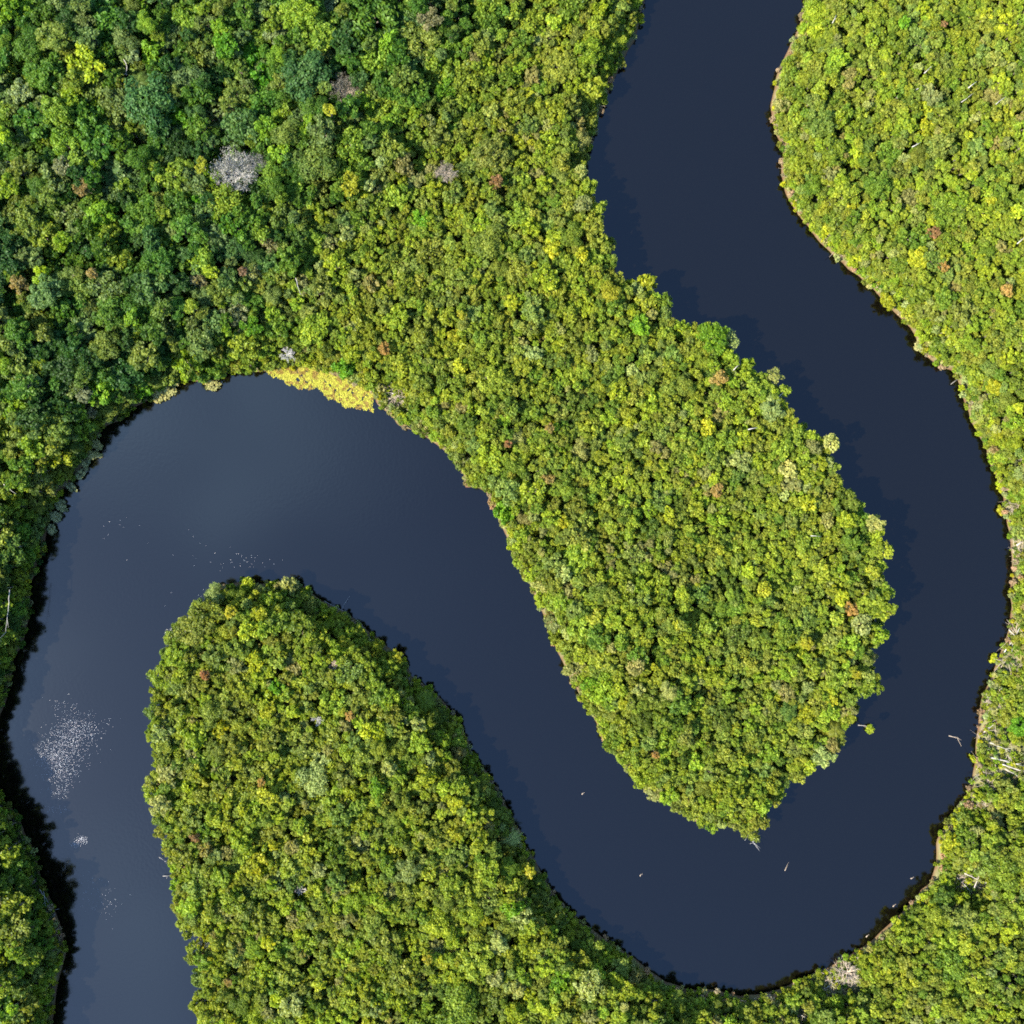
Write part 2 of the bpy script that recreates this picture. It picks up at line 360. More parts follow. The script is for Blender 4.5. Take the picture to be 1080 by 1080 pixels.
COL = {  # reflectance of the leaves
 'dg': (0.032, 0.070, 0.011), 'mg': (0.068, 0.124, 0.011), 'bg': (0.062, 0.112, 0.023), 'gg': (0.116, 0.152, 0.036), 'ol': (0.130, 0.153, 0.021),
 'yg': (0.158, 0.200, 0.016), 'lm': (0.166, 0.232, 0.013), 'bl': (0.082, 0.185, 0.008), 'yl': (0.250, 0.280, 0.012), 'gd': (0.265, 0.258, 0.016),
 'or': (0.265, 0.160, 0.045), 'rd': (0.235, 0.120, 0.056), 'br': (0.185, 0.160, 0.065), 'pl': (0.235, 0.250, 0.085)}
WORD = {'dg': 'dark green', 'mg': 'mid-green', 'bg': 'blue-green', 'gg': 'grey-green', 'ol': 'olive', 'yg': 'yellow-green', 'lm': 'lime-green', 'bl': 'bright green',
        'yl': 'yellow', 'gd': 'golden', 'or': 'orange', 'rd': 'rust-red', 'br': 'brownish', 'pl': 'pale'}
# ------------------------------------------------------------------ trees read off the photograph: x, y, crown radius (photo pixels), colour
SEEN = """
8,8,12,lm;47,14,18,mg;74,22,14,dg;112,22,27,mg;136,24,14,dg;60,38,18,ol;30,50,15,mg;4,44,10,yg;154,24,10,lm;164,54,14,lm;198,18,18,yg;208,44,14,ol;78,86,11,yg;112,60,14,mg;147,88,14,ol;60,118,16,yg
158,112,26,bg;190,120,15,bl;196,82,18,gg;192,158,19,dg;91,157,8,br;124,108,14,gg;22,97,10,pl;6,128,10,mg;4,142,8,yl;40,150,14,mg;138,139,8,yg;130,154,13,mg;56,192,14,gg;86,198,9,or;118,203,13,gg;184,186,14,yg
162,188,12,mg;66,176,9,br;213,174,6,gd;24,180,14,ol;103,173,7,lm;145,168,13,mg;166,206,7,ol;209,209,8,bl;246,18,16,mg;238,50,12,bl;266,58,17,bl;274,38,12,yg;293,58,10,lm;314,14,16,lm;276,86,14,bl;288,20,11,yg
322,80,25,bg;336,36,18,yg;390,18,31,mg;392,66,24,yg;346,5,12,pl;368,114,11,mg;404,112,20,yg;347,116,6,gd;228,122,20,gg;302,140,14,ol;316,124,10,gg;340,138,13,gg;334,170,22,ol;304,172,8,bg;266,197,16,dg;370,154,18,yg
411,158,14,ol;371,194,9,gd;384,204,8,yl;418,206,14,yg;402,182,13,gg;426,174,10,br;356,208,9,mg;416,24,14,dg;296,208,7,yg;322,206,11,mg;392,138,9,mg;454,20,12,br;484,16,14,mg;512,26,17,mg;468,46,12,yg;560,22,20,yg
584,24,9,lm;604,12,14,mg;632,10,9,yl;622,54,18,lm;608,38,10,gg;492,82,17,yg;469,96,10,bl;592,70,16,ol;536,82,12,mg;562,80,9,br;622,92,15,yg;544,108,15,ol;518,118,9,gg;586,118,12,yg;602,112,12,gg;532,138,12,ol
500,132,11,yg;578,148,10,lm;558,132,10,gg;462,144,11,gg;520,164,18,gg;612,150,10,pl;550,176,8,lm;524,192,8,rd;492,176,10,gg;456,200,8,lm;480,204,12,gg;620,198,9,yg;612,182,8,pl;572,194,9,yl;592,170,9,ol;440,120,10,lm
20,300,10,or;68,296,13,ol;98,288,6,or;78,274,8,mg;144,286,12,mg;158,304,15,bg;124,326,18,mg;114,336,10,mg;138,350,10,bg;92,346,15,gg;60,362,18,dg;40,338,16,ol;200,278,8,lm;211,296,8,br;198,382,15,lm;149,412,9,bl
88,416,7,br;50,252,15,yg;68,254,10,lm;36,272,11,gg;88,242,12,mg;168,276,16,mg;148,252,10,bg;196,242,13,mg;128,274,10,yg;108,260,11,mg;152,376,12,ol;20,390,14,ol;46,388,9,yg;66,392,18,dg;94,382,18,dg;26,408,12,mg
202,324,8,yg;188,300,12,dg;246,264,15,bg;270,230,14,mg;238,294,12,bg;284,256,11,br;304,276,13,mg;286,290,9,mg;269,288,8,pl;256,286,5,rd;320,298,10,br;266,318,16,mg;340,310,14,gg;330,252,12,yg;366,244,10,pl;378,230,10,mg
354,280,12,lm;412,276,11,ol;390,298,9,br;376,328,13,yg;418,336,12,lm;332,348,20,lm;294,346,14,mg;256,364,14,yg;266,344,10,bl;224,340,13,gg;372,372,11,lm;406,368,8,or;264,385,9,mg;364,386,11,bl;426,300,10,yg;388,360,11,yg
456,232,6,lm;510,238,11,lm;548,228,14,yg;602,250,12,mg;626,238,11,ol;630,221,9,yg;560,240,10,yl;582,262,9,yl;598,278,13,yg;556,270,10,gg;576,292,12,yl;614,308,6,lm;644,310,11,gd;628,300,7,lm;564,328,12,gg;488,296,10,ol
474,282,10,ol;516,254,16,ol;484,386,7,yl;520,402,16,yg;570,416,12,yg;580,380,10,bg;604,398,10,yg;486,332,4,gd;450,348,14,ol;454,266,15,ol;444,232,10,bl;540,318,8,yl;560,346,10,gg;478,354,7,yl
860,12,12,yl;861,35,8,yl;954,24,7,bl;972,9,7,yl;967,45,14,gg;918,67,14,ol;885,62,11,lm;938,40,14,mg;1015,53,10,lm;865,130,18,bg;982,102,10,br;995,125,11,ol;940,120,12,ol;995,155,13,gg;880,160,16,mg;922,195,16,mg
960,208,9,br;985,246,7,rd;1025,185,6,yl;1010,209,10,lm;992,220,14,mg;1037,225,12,lm;892,205,13,yg;940,225,12,yg;965,252,15,mg;995,25,4,rd;1055,88,9,yl;1060,22,11,yl;832,68,8,mg;950,180,11,gg;1070,225,9,yl
968,271,10,yl;984,275,10,bg;995,282,6,or;1062,306,7,or;933,285,10,ol;1015,330,15,gg;1041,314,14,mg;1039,287,9,yl;968,306,13,mg;974,352,10,yl;992,367,11,mg;996,314,10,mg;1049,407,8,yl;1074,430,6,yl;1029,393,10,yg;937,318,8,yl
1062,385,7,lm;1051,363,12,ol;752,356,16,bl;770,360,9,pl;769,375,7,lm;789,385,8,yl;682,298,9,yl;700,318,9,mg;680,322,13,yg;746,452,9,yl;758,400,8,or;816,398,9,pl;827,412,7,yg;794,408,9,yg;814,430,12,pl;778,428,10,yg
766,466,13,yg;784,464,8,yl;838,464,13,yg;688,426,13,lm;710,374,9,bg;658,466,10,bg;722,468,11,ol;676,344,10,bl;612,474,13,pl;535,468,5,rd;578,506,6,or;579,452,5,or;492,446,10,mg;512,458,8,lm;516,482,13,lm;532,540,12,bl
564,518,13,yg;594,550,7,yl;580,546,9,lm;536,518,11,gg;546,492,12,mg;610,534,10,ol;608,566,13,gg;612,586,16,lm;560,606,7,yl;584,594,10,gg;754,486,11,ol;756,516,7,or;663,494,5,gd;685,538,8,lm;706,542,6,yl;688,558,11,dg
760,580,5,gd;806,620,8,gd;790,602,9,yl;724,462,12,yg;782,486,10,pl;664,564,9,yg;630,628,11,ol;640,656,11,lm;668,586,10,gg;738,626,11,bg;694,580,11,mg;712,660,9,ol;893,548,10,lm;922,552,9,pl;921,604,8,gd;898,643,8,or
888,630,8,yl;852,528,9,yl;850,576,13,yg;882,590,7,lm;830,496,9,pl;866,490,7,yl;930,640,12,lm;824,474,10,yg;876,466,9,pl;868,602,11,yg;890,524,9,dg;816,530,9,yg;898,568,11,mg;930,580,9,yg;851,679,7,gd;877,729,6,yl
904,712,5,gd;928,671,9,lm;896,676,9,lm;856,705,9,yg;827,671,11,mg;880,770,12,ol;863,743,10,ol;763,753,10,bg;868,796,11,pl;918,770,4,lm;925,725,7,mg;803,849,8,lm;771,840,8,lm;831,750,10,bg;812,794,10,lm;778,669,11,bg
887,710,10,yg;657,742,6,yl;690,704,4,yl;673,726,6,pl;670,704,9,br;648,656,9,lm;630,674,12,mg;714,658,6,gd;669,782,4,yl;692,796,5,or;700,756,12,mg;624,720,9,bl;616,644,8,dg;704,730,10,pl
262,616,7,yl;306,618,9,pl;217,712,6,rd;243,646,6,gd;204,662,16,ol;270,696,11,yl;262,666,10,yl;293,698,8,ol;336,695,6,yl;320,700,6,yl;292,722,8,bl;309,750,7,lm;284,750,7,yl;226,690,11,gg;190,744,12,ol;178,744,4,gd
196,770,12,yg;206,776,13,lm;242,748,12,ol;172,772,14,pl;186,690,12,lm;216,678,6,lm;232,768,9,yl;290,798,6,yl;350,776,12,ol;248,790,8,ol;320,662,14,mg;274,648,8,yl;252,630,10,mg;226,626,10,pl;284,780,10,ol;367,668,6,lm
418,694,8,gd;408,706,12,mg;396,682,6,yl;386,700,11,yg;448,742,13,mg;369,756,5,or;390,770,8,yl;414,756,12,ol;410,738,11,lm;380,730,12,ol;332,822,17,pl;412,812,8,pl;448,822,9,yl;400,790,10,yg;442,784,11,lm;467,780,9,lm
511,820,6,lm;364,818,12,gg;378,668,8,yg;396,830,7,bl;440,764,8,pl;452,802,8,pl;276,825,5,or;281,841,8,gd;205,884,5,rd;338,1037,7,gd;315,983,5,yl;259,961,8,gg;202,862,13,gg;179,815,13,pl;254,885,11,lm;360,860,10,bg
311,927,10,bg;355,930,10,bg;241,1036,5,or;293,1054,8,yl;306,1026,14,ol;251,987,11,ol;283,994,8,yl;246,952,12,yg;169,849,10,pl;233,924,10,yg;293,862,6,yl;254,1060,11,mg;482,848,8,yl;539,885,11,pl;505,885,10,lm;474,932,16,yg
540,957,9,bl;465,977,14,yl;515,947,12,gg;500,1010,17,yg;479,1028,10,yl;395,975,16,ol;482,1062,24,mg;432,918,14,pl;557,920,8,gd;590,1035,11,bl;497,965,11,lm;422,1032,13,ol;582,1067,10,yl;542,1067,12,lm;545,1040,9,pl;522,1032,8,br
455,885,11,ol;525,995,9,pl;510,860,12,yg;450,1012,5,gd;465,1011,5,yl;575,1020,8,yl;659,1046,10,lm;622,1040,16,pl;1063,982,8,yl;1019,998,8,gd;1016,970,16,gg;986,970,12,yg;1058,920,20,mg;1002,1014,20,mg;1047,873,7,lm
1002,887,9,yl;994,948,12,dg;949,978,9,lm;1000,1060,9,yg;1058,1067,10,lm;1030,1031,12,yg;1074,765,10,bl
"""
PALM_AT = {(539, 885): 0, (448, 742): 1, (147, 88): 1, (880, 770): 0}
FINE_AT = {(158,112),(322,80),(192,158),(302,140),(482,1062),(332,822),(1058,920),(246,264),(124,326),(196,82),(334,170),(612,474),(516,254),(1002,1014)}
SPARSE_AT = {(622,1040),(228,122),(284,256),(515,947),(770,360),(816,398)}
trees = []
for part in SEEN.replace('\n', ';').split(';'):
    if part.strip():
        a = part.split(','); trees.append([float(a[0]), float(a[1]), float(a[2]), a[3].strip(), True])

# ------------------------------------------------------------------ fill the rest of the canopy
rng = random.Random(11)
LIGHT = [('yg', .31), ('ol', .19), ('lm', .12), ('mg', .13), ('gg', .09), ('yl', .05), ('pl', .045), ('dg', .03), ('bg', .02), ('br', .012), ('gd', .008)]
DARK = [('dg', .23), ('mg', .33), ('ol', .16), ('gg', .12), ('bg', .05), ('yg', .09), ('lm', .02)]
def pick(tb):
    u = rng.random() * sum(b for a, b in tb)
    for a, b in tb:
        u -= b
        if u <= 0: return a
    return tb[0][0]
cell = 16; gridh = {}
def put(t):
    gridh.setdefault((int(t[0] // cell), int(t[1] // cell)), []).append(t)
for t in trees: put(t)
def free(x, y, r, k):
    ci, cj = int(x // cell), int(y // cell)
    for i in range(ci - 3, ci + 4):
        for j in range(cj - 3, cj + 4):
            for t in gridh.get((i, j), ()):
                if (t[0] - x) ** 2 + (t[1] - y) ** 2 < (k * (t[2] + r)) ** 2: return False
    return True
BARE = [(243,177,22),(268,170,12),(362,92,17),(470,180,12),(214,995,9),(301,372,9),(333,760,7),(314,941,8),(350,702,7)]
for a_, b_, r_ in BARE: put([a_, b_, r_ * 1.05, 'xx', False])
ORD_L = [('dg', .02), ('bg', .02), ('mg', .14), ('gg', .09), ('ol', .19), ('yg', .27), ('lm', .12), ('pl', .05), ('yl', .04), ('br', .006)]
ORD_D = [('dg', .20), ('bg', .035), ('mg', .36), ('gg', .12), ('ol', .16), ('yg', .10), ('lm', .02)]
def pick_at(x, y, td_):
    tb = ORD_D if rng.random() < td_ * .85 else ORD_L
    n_ = float(vnoise(x, y, 26, 41)) * .6 + float(vnoise(x, y, 11, 42)) * .4
    u = min(.999, max(0, .5 + (n_ - .5) * .9 + rng.uniform(-.42, .42)))
    u = u * sum(b for a, b in tb)
    for a, b in tb:
        u -= b
        if u <= 0: return a
    return tb[-1][0]
LO, HI = -170, 1250
NTRY = 140000
fx = RNG.uniform(LO, HI, NTRY); fy = RNG.uniform(LO, HI, NTRY)       # where the trunk stands
td = tall(fx, fy); tg = look(F_GND, fx, fy); thh = canopy(fx, fy)
zcs = thh * .86
tx = 540 + (fx - 540) * H / (H - zcs); ty = 540 + (fy - 540) * H / (H - zcs)   # where its crown shows
tv = look(F_VIS, tx, ty); tcl = np.maximum(clearing(tx, ty), clearing(fx, fy))
bank_gap = 4.5 * (1 - look(F_AWAY, fx, fy)) * (1 - td) * (fx > 380) * (vnoise(fx, fy, 20, 88) > .3)
for phase, (lo, hi, kk) in enumerate(((8, 13.5, .74), (5.2, 9, .66), (3.6, 6.2, .58))):
    for i in range(phase * NTRY // 3, (phase + 1) * NTRY // 3):
        if tg[i] < 2.5 + bank_gap[i] or tcl[i] > .3 or tv[i] < 2.5: continue
        x, y = tx[i], ty[i]
        r = rng.uniform(lo, hi) * (0.80 + 0.86 * td[i]) * (1.24 if tx[i] < 720 and ty[i] > 600 and tx[i] > 140 else 1.0)
        edge = min(tv[i], tg[i] * (.9 + .7 * float(look(F_AWAY, fx[i], fy[i]))) + 1)
        if phase == 0 and (rng.random() > .25 + .75 * td[i]): continue
        if edge < r * .8: r = max(3.2, edge / .8)
        if not free(x, y, r, kk): continue
        t = [x, y, r, pick_at(x, y, td[i]), False]; trees.append(t); put(t)
under = []; gu = {}
for i in range(NTRY):                                              # young trees under the canopy
    if tg[i] < 4 or tcl[i] > .3: continue
    h_ = thh[i] * rng.uniform(.55, .80); z_ = h_ * .84
    x = 540 + (fx[i] - 540) * H / (H - z_); y = 540 + (fy[i] - 540) * H / (H - z_)
    if look(F_VIS, x, y) < 4: continue
    r = rng.uniform(5, 8); key = (int(x // 12), int(y // 12)); bad = False
    for a in (-1, 0, 1):
        for b in (-1, 0, 1):
            for ux, uy in gu.get((key[0] + a, key[1] + b), ()):
                if (ux - x) ** 2 + (uy - y) ** 2 < 70: bad = True
    if bad: continue
    gu.setdefault(key, []).append((x, y)); under.append((x, y, r, z_, pick_at(x, y, td[i])))

# ------------------------------------------------------------------ make them real: height, place, colour
def jitter(c, s=.16):
    f = 1 + rng.uniform(-s, s); h = rng.uniform(-s, s) * .6
    return (c[0] * f * (1 + h), c[1] * f * (1 - h * .3), c[2] * f * (1 - h))
def deep(c, x, y, keep=False):      # the old forest's leaves are greener and darker than those of the young tongues
    k = float(tall(x, y)); f = (.15 if keep else .36) * (1 - k); y_ = COL['yg']; c = tuple(a * (1 - f) + b * f for a, b in zip(c, y_)); return (c[0] * (1 - .22 * k), c[1] * (1 - .08 * k), c[2])
def solid(t):
    x, y, r = t[0], t[1], t[2]
    R = r * MPP
    hc = float(canopy(x, y))
    for _ in range(2): hc = float(canopy(540 + (x - 540) * (H - hc * .86) / H, 540 + (y - 540) * (H - hc * .86) / H))
    sp_ = .11 + .07 * float(tall(x, y))
    top = hc * rng.uniform(1 - sp_, 1 + sp_) + 0.30 * R + ((3.0 if t[3] in ('rd', 'or', 'gd') else 1.5) if t[4] else 0)
    vz = rng.uniform(.70, 1.0) * (0.9 if R > 6 else 1.0)
    z = max(top - R * vz * .75, R * .75 + .6)
    p = at(x, y, z)
    if (int(x), int(y)) in PALM_AT: v = len(CROWNS) - 2 + PALM_AT[(int(x), int(y))]
    elif (int(x), int(y)) in FINE_AT: v = 24 + rng.randrange(3)
    elif (int(x), int(y)) in SPARSE_AT: v = 27 + rng.randrange(3)
    elif r >= 16: v = 18 + rng.randrange(6)
    elif r >= 9.5: v = (10 + rng.randrange(8)) if rng.random() < .86 else 24 + rng.randrange(3)
    else: v = rng.randrange(10) if rng.random() < .8 else 10 + rng.randrange(8)
    return dict(p=p, R=R * (.95 if t[3] in ('rd', 'or') else 1.10), ax=rng.uniform(.82, 1.12), ay=rng.uniform(.92, 1.2), vz=vz, v=v, rot=rng.uniform(0, 6.283), col=jitter(deep(COL[t[3]], x, y, t[4] and t[3] in ('rd', 'or', 'bl'))), t=t)
S = [solid(t) for t in trees]
def rank(q):
    t = q['t']; inside = -5 < t[0] < 1085 and -5 < t[1] < 1085
    return (-1 if not inside else 1) * 1000 + t[2] + (3.5 if t[4] else 0) + (4 if t[3] in ('rd', 'or', 'gd', 'bl') and t[4] else 0) + (6 if (int(t[0]), int(t[1])) in PALM_AT else 0)
S.sort(key=rank, reverse=True)
SINGLE, REST = S[:296], S[296:]

# ---- labels: colour, size, and the mark in the picture each tree stands by
MARKS = [("grey leafless tree",245,180),("blue-green domed tree",322,80),("yellow weed mat",345,405),("orange-topped tree",20,300),("rust-red tree",985,246),("dead bank brush",890,1030),("log jam",1018,930),
 ("fallen white trunks",1062,803),("white dead snag",214,995),("sun glitter flecks",70,790),("leaning bare trunk",790,884),("cream bank shrubs",178,410),("scarlet little crown",205,884),("pale round crown",332,822),
 ("lone lime crown",659,1046),("branch over water",364,637),("golden bank crown",921,604),("green waterside crown",752,356),("tall twin crown",112,22),("blue-green bank crown",865,130),("dark canopy hollow",688,558),
 ("pale rounded crown",612,474),("bare bank branches",50,950),("dry log heap",420,422),("star-shaped palm",539,885),("bare brown tree",362,92),("huge smooth crown",482,1062)]
OWN = {(322,80):"blue-green domed tree with a fine smooth crown in the tall upper forest",(20,300):"orange-topped tree in the dark forest, the only orange crown there",(985,246):"rust-red tree inside the yellow-green forest beside the outer river bend",
 (205,884):"tiny scarlet crown near the water on the lower tongue of forest",(332,822):"big pale round crown, the palest dome on the lower tongue of forest",(659,1046):"lone round lime crown amid shaded scrub at the river's lowest bend",
 (921,604):"golden crown at the water's edge on the middle tongue of forest",(752,356):"tall bright green waterside tree standing out over the middle tongue's edge",(112,22):"very large mid-green twin crown at the picture's top edge",
 (865,130):"broad blue-green crown close to the bank where the river enters",(688,558):"dark green low crown in a shaded hollow of the middle tongue",(612,474):"pale rounded crown with fine leaves in the middle tongue of forest",
 (539,885):"star-shaped pale palm beside the water on the lower tongue of forest",(482,1062):"huge smooth mid-green crown at the picture's bottom edge",(622,1040):"pale thin-leaved broad tree next to the lone round lime crown"}
used = set()
def size_word(r, i=0):
    return ('tiny' if r < 6 else 'small' if r < 9 else 'medium' if r < 12 else 'broad' if r < 16 else 'large' if r < 22 else 'huge')
def tree_label(t, noun):
    key = (int(t[0]), int(t[1]))
    if key in OWN and t[4]: used.add(OWN[key]); return OWN[key]
    x, y, r = t[:3]
    ms = sorted(MARKS, key=lambda m: math.hypot(m[1] - x, m[2] - y)); ms = [m for m in ms if math.hypot(m[1] - x, m[2] - y) > 4]
    for a in ms[:5]:
        da = math.hypot(a[1] - x, a[2] - y)
        prox = 'touching' if da < 26 else 'near' if da < 55 else 'short of' if da < 95 else 'far from'
        ux, uy = (x - a[1]) / (da + 1e-6), (y - a[2]) / (da + 1e-6)
        cand = sorted([m for m in ms if m[0] != a[0] and math.hypot(m[1] - a[1], m[2] - a[2]) > da * .8], key=lambda m: -((m[1] - a[1]) * ux + (m[2] - a[2]) * uy) / math.hypot(m[1] - a[1], m[2] - a[2]))
        for b in cand[:2]:
            L = f"{size_word(r)} {WORD[t[3]]} {noun} {prox} the {a[0]}, toward the {b[0]}"
            if L not in used: used.add(L); return L
    L = f"{size_word(r)} {WORD[t[3]]} {noun} between the {ms[0][0]} and the {ms[1][0]}"
    used.add(L); return L

def build_tree(q):
    t = q['t']; palm = q['v'] >= len(CROWNS) - 2
    x, y, z = q['p']
    g = 0.7
    e = link('palm_tree' if palm else 'broadleaf_tree', None, loc=(x, y, g), rz=q['rot'])
    props(e, tree_label(t, 'palm' if palm else 'tree'), 'palm' if palm else 'tree', 'palms among the forest trees' if palm else 'large trees of the river forest')
    c = link('crown', CROWNS[q['v']], e, (0, 0, z - g), (q['R'] * q['ax'], q['R'] * q['ay'], q['R'] * q['vz']))
    c['leaf_color'] = (*q['col'], 1.0)
    link('trunk', TRUNKS[rng.randrange(4)], e, (0, 0, 0), (q['R'], q['R'], z - g))
    return e
for q in SINGLE: build_tree(q)

# ------------------------------------------------------------------ instancing of a mass (forest, bank scrub) on points
def scatter(name, items, label, cat, trunks=True):
    me = bpy.data.meshes.new(name); me.from_pydata([tuple(q['p']) for q in items], [], [])
    n = len(items)
    def A(nm, typ, vals):
        a = me.attributes.new(nm, typ, 'POINT'); a.data.foreach_set({'FLOAT_VECTOR': 'vector', 'FLOAT_COLOR': 'color', 'INT': 'value'}[typ], np.asarray(vals, np.float32 if typ != 'INT' else np.int32).ravel())
    A('rot', 'FLOAT_VECTOR', [(q.get('tx', 0), q.get('ty', 0), q['rot']) for q in items])
    A('scl', 'FLOAT_VECTOR', [(q['R'] * q.get('ax', 1), q['R'] * q.get('ay', 1), q['R'] * q['vz']) for q in items])
    A('tscl', 'FLOAT_VECTOR', [(q['R'], q['R'], max(.3, q['p'][2] - .6)) for q in items])
    A('foot', 'FLOAT_VECTOR', [(q['p'][0], q['p'][1], .6) for q in items])
    A('leaf_color', 'FLOAT_COLOR', [(*q['col'], 1) for q in items])
    A('variant', 'INT', [q['v'] for q in items])
    o = link(name, me); props(o, label, cat, kind='stuff')
    ng = bpy.data.node_groups.new(name, 'GeometryNodeTree')
    ng.interface.new_socket('Geometry', in_out='INPUT', socket_type='NodeSocketGeometry')
    ng.interface.new_socket('Geometry', in_out='OUTPUT', socket_type='NodeSocketGeometry')
    gi = ng.nodes.new('NodeGroupInput'); go = ng.nodes.new('NodeGroupOutput')
    L = ng.links.new
    def attr(nm, typ):
        a = ng.nodes.new('GeometryNodeInputNamedAttribute'); a.data_type = typ; a.inputs['Name'].default_value = nm; return a.outputs['Attribute']
    join = ng.nodes.new('GeometryNodeJoinGeometry')
    src = {}
    for ob in C.objects:
        if ob.name.startswith(('crown', 'trunk')) and ob.data and ob.data.name not in src: src[ob.data.name] = ob
    vs = sorted(set(q['v'] for q in items))
    def inst(pts, meshob, sel, scl):
        oi = ng.nodes.new('GeometryNodeObjectInfo'); oi.transform_space = 'ORIGINAL'; oi.inputs['Object'].default_value = meshob; oi.inputs['As Instance'].default_value = False
        ip = ng.nodes.new('GeometryNodeInstanceOnPoints')
        er = ng.nodes.new('FunctionNodeEulerToRotation'); L(attr('rot', 'FLOAT_VECTOR'), er.inputs[0])
        L(pts, ip.inputs['Points']); L(oi.outputs['Geometry'], ip.inputs['Instance']); L(er.outputs[0], ip.inputs['Rotation']); L(attr(scl, 'FLOAT_VECTOR'), ip.inputs['Scale'])
        if sel is not None: L(sel, ip.inputs['Selection'])
        L(ip.outputs[0], join.inputs[0])
    for v in vs:
        cmp_ = ng.nodes.new('FunctionNodeCompare'); cmp_.data_type = 'INT'; cmp_.operation = 'EQUAL'
        ints = [s_ for s_ in cmp_.inputs if s_.type == 'INT']
        L(attr('variant', 'INT'), ints[0]); ints[1].default_value = v
        inst(gi.outputs[0], src[CROWNS[v].name], cmp_.outputs[0], 'scl')
    if trunks:
        sp = ng.nodes.new('GeometryNodeSetPosition'); L(gi.outputs[0], sp.inputs[0]); L(attr('foot', 'FLOAT_VECTOR'), sp.inputs['Position'])
        inst(sp.outputs[0], src[TRUNKS[0].name], None, 'tscl')
    L(join.outputs[0], go.inputs[0])
    md = o.modifiers.new('scatter', 'NODES'); md.node_group = ng
    return o
have = sorted({q['v'] for q in SINGLE}); print('HAVE', have)
sub = lambda v: v if v in have else min(have, key=lambda h: (abs(h - v)))
for q in REST: q['v'] = sub(q['v'])
for x, y, r, z_, c in under:
    REST.append(dict(p=at(x, y, z_), R=r * MPP * 1.1, ax=1, ay=1, vz=rng.uniform(.9, 1.2), v=sub(rng.randrange(10)), rot=rng.uniform(0, 6.28), col=jitter(deep(COL[c], x, y))))
scatter('forest', REST, 'dense unbroken rainforest canopy of small crowns covering both sides of the river', 'forest')

# ------------------------------------------------------------------ scrub along the water and in the clearings
scrub = []
BANK = [('yg', .33), ('lm', .15), ('ol', .19), ('yl', .08), ('mg', .09), ('gg', .06), ('pl', .12), ('br', .05)]
bx = RNG.uniform(-40, 1120, 110000); by = RNG.uniform(-40, 1120, 110000)
bs = look(F_GND, bx, by); bc = clearing(bx, by); bt = tall(bx, by)
FRINGE = [('pl', .26), ('dry', .26), ('yg', .20), ('yl', .17), ('lm', .11)]
COL['dry'] = (.27, .20, .115)
gh2 = {}
WET = [(166,418),(173,412),(181,407),(224,407),(103,469),(97,480),(90,488),(84,500),(76,514),(64,533),(59,544),(54,558)]
for x, y, s_, c_, t_ in zip(bx, by, bs, bc, bt):
    if s_ < -1.2: continue
    inb = s_ < 15
    if not inb and c_ < .3: continue
    if c_ > .3 and rng.random() > .8: continue
    if s_ < 1 and vnoise(x, y, 7, 61) < .42: continue
    r = (rng.uniform(1.7, 3.4) if s_ < 8 else rng.uniform(2.4, 4.6)) * (1 if c_ < .3 else .62)
    if any((x - a) ** 2 + (y - b) ** 2 < 50 for a, b in WET): continue
    key = (int(x // 4), int(y // 4)); bad = False
    for i in (-1, 0, 1):
        for j in (-1, 0, 1):
            for a, b, rr in gh2.get((key[0] + i, key[1] + j), ()):
                if (a - x) ** 2 + (b - y) ** 2 < (.52 * (rr + r)) ** 2: bad = True
    if bad: continue
    gh2.setdefault(key, []).append((x, y, r))
    R = r * MPP; z = .5 + R * .6 + rng.random() * 1.2 + max(0, s_ - 3) * .16 * (1 - c_)
    pale_fringe = t_ < .3 and s_ < 8.5 and float(vnoise(x, y, 14, 71)) > .25  # dry, paler scrub close to the water outside the tall forest
    if pale_fringe and s_ < 3.5 and rng.random() < .35: continue
    cc = pick(FRINGE if pale_fringe else DARK if rng.random() < t_ * .9 else BANK)
    scrub.append(dict(p=at(x, y, z), R=R * 1.15, vz=rng.uniform(.9, 1.4), v=sub(rng.randrange(10)), rot=rng.uniform(0, 6.28), col=jitter(COL[cc], .2)))
scatter('riverbank_undergrowth', scrub, 'low scrub and climbers fringing the water along every bank', 'undergrowth', trunks=False)
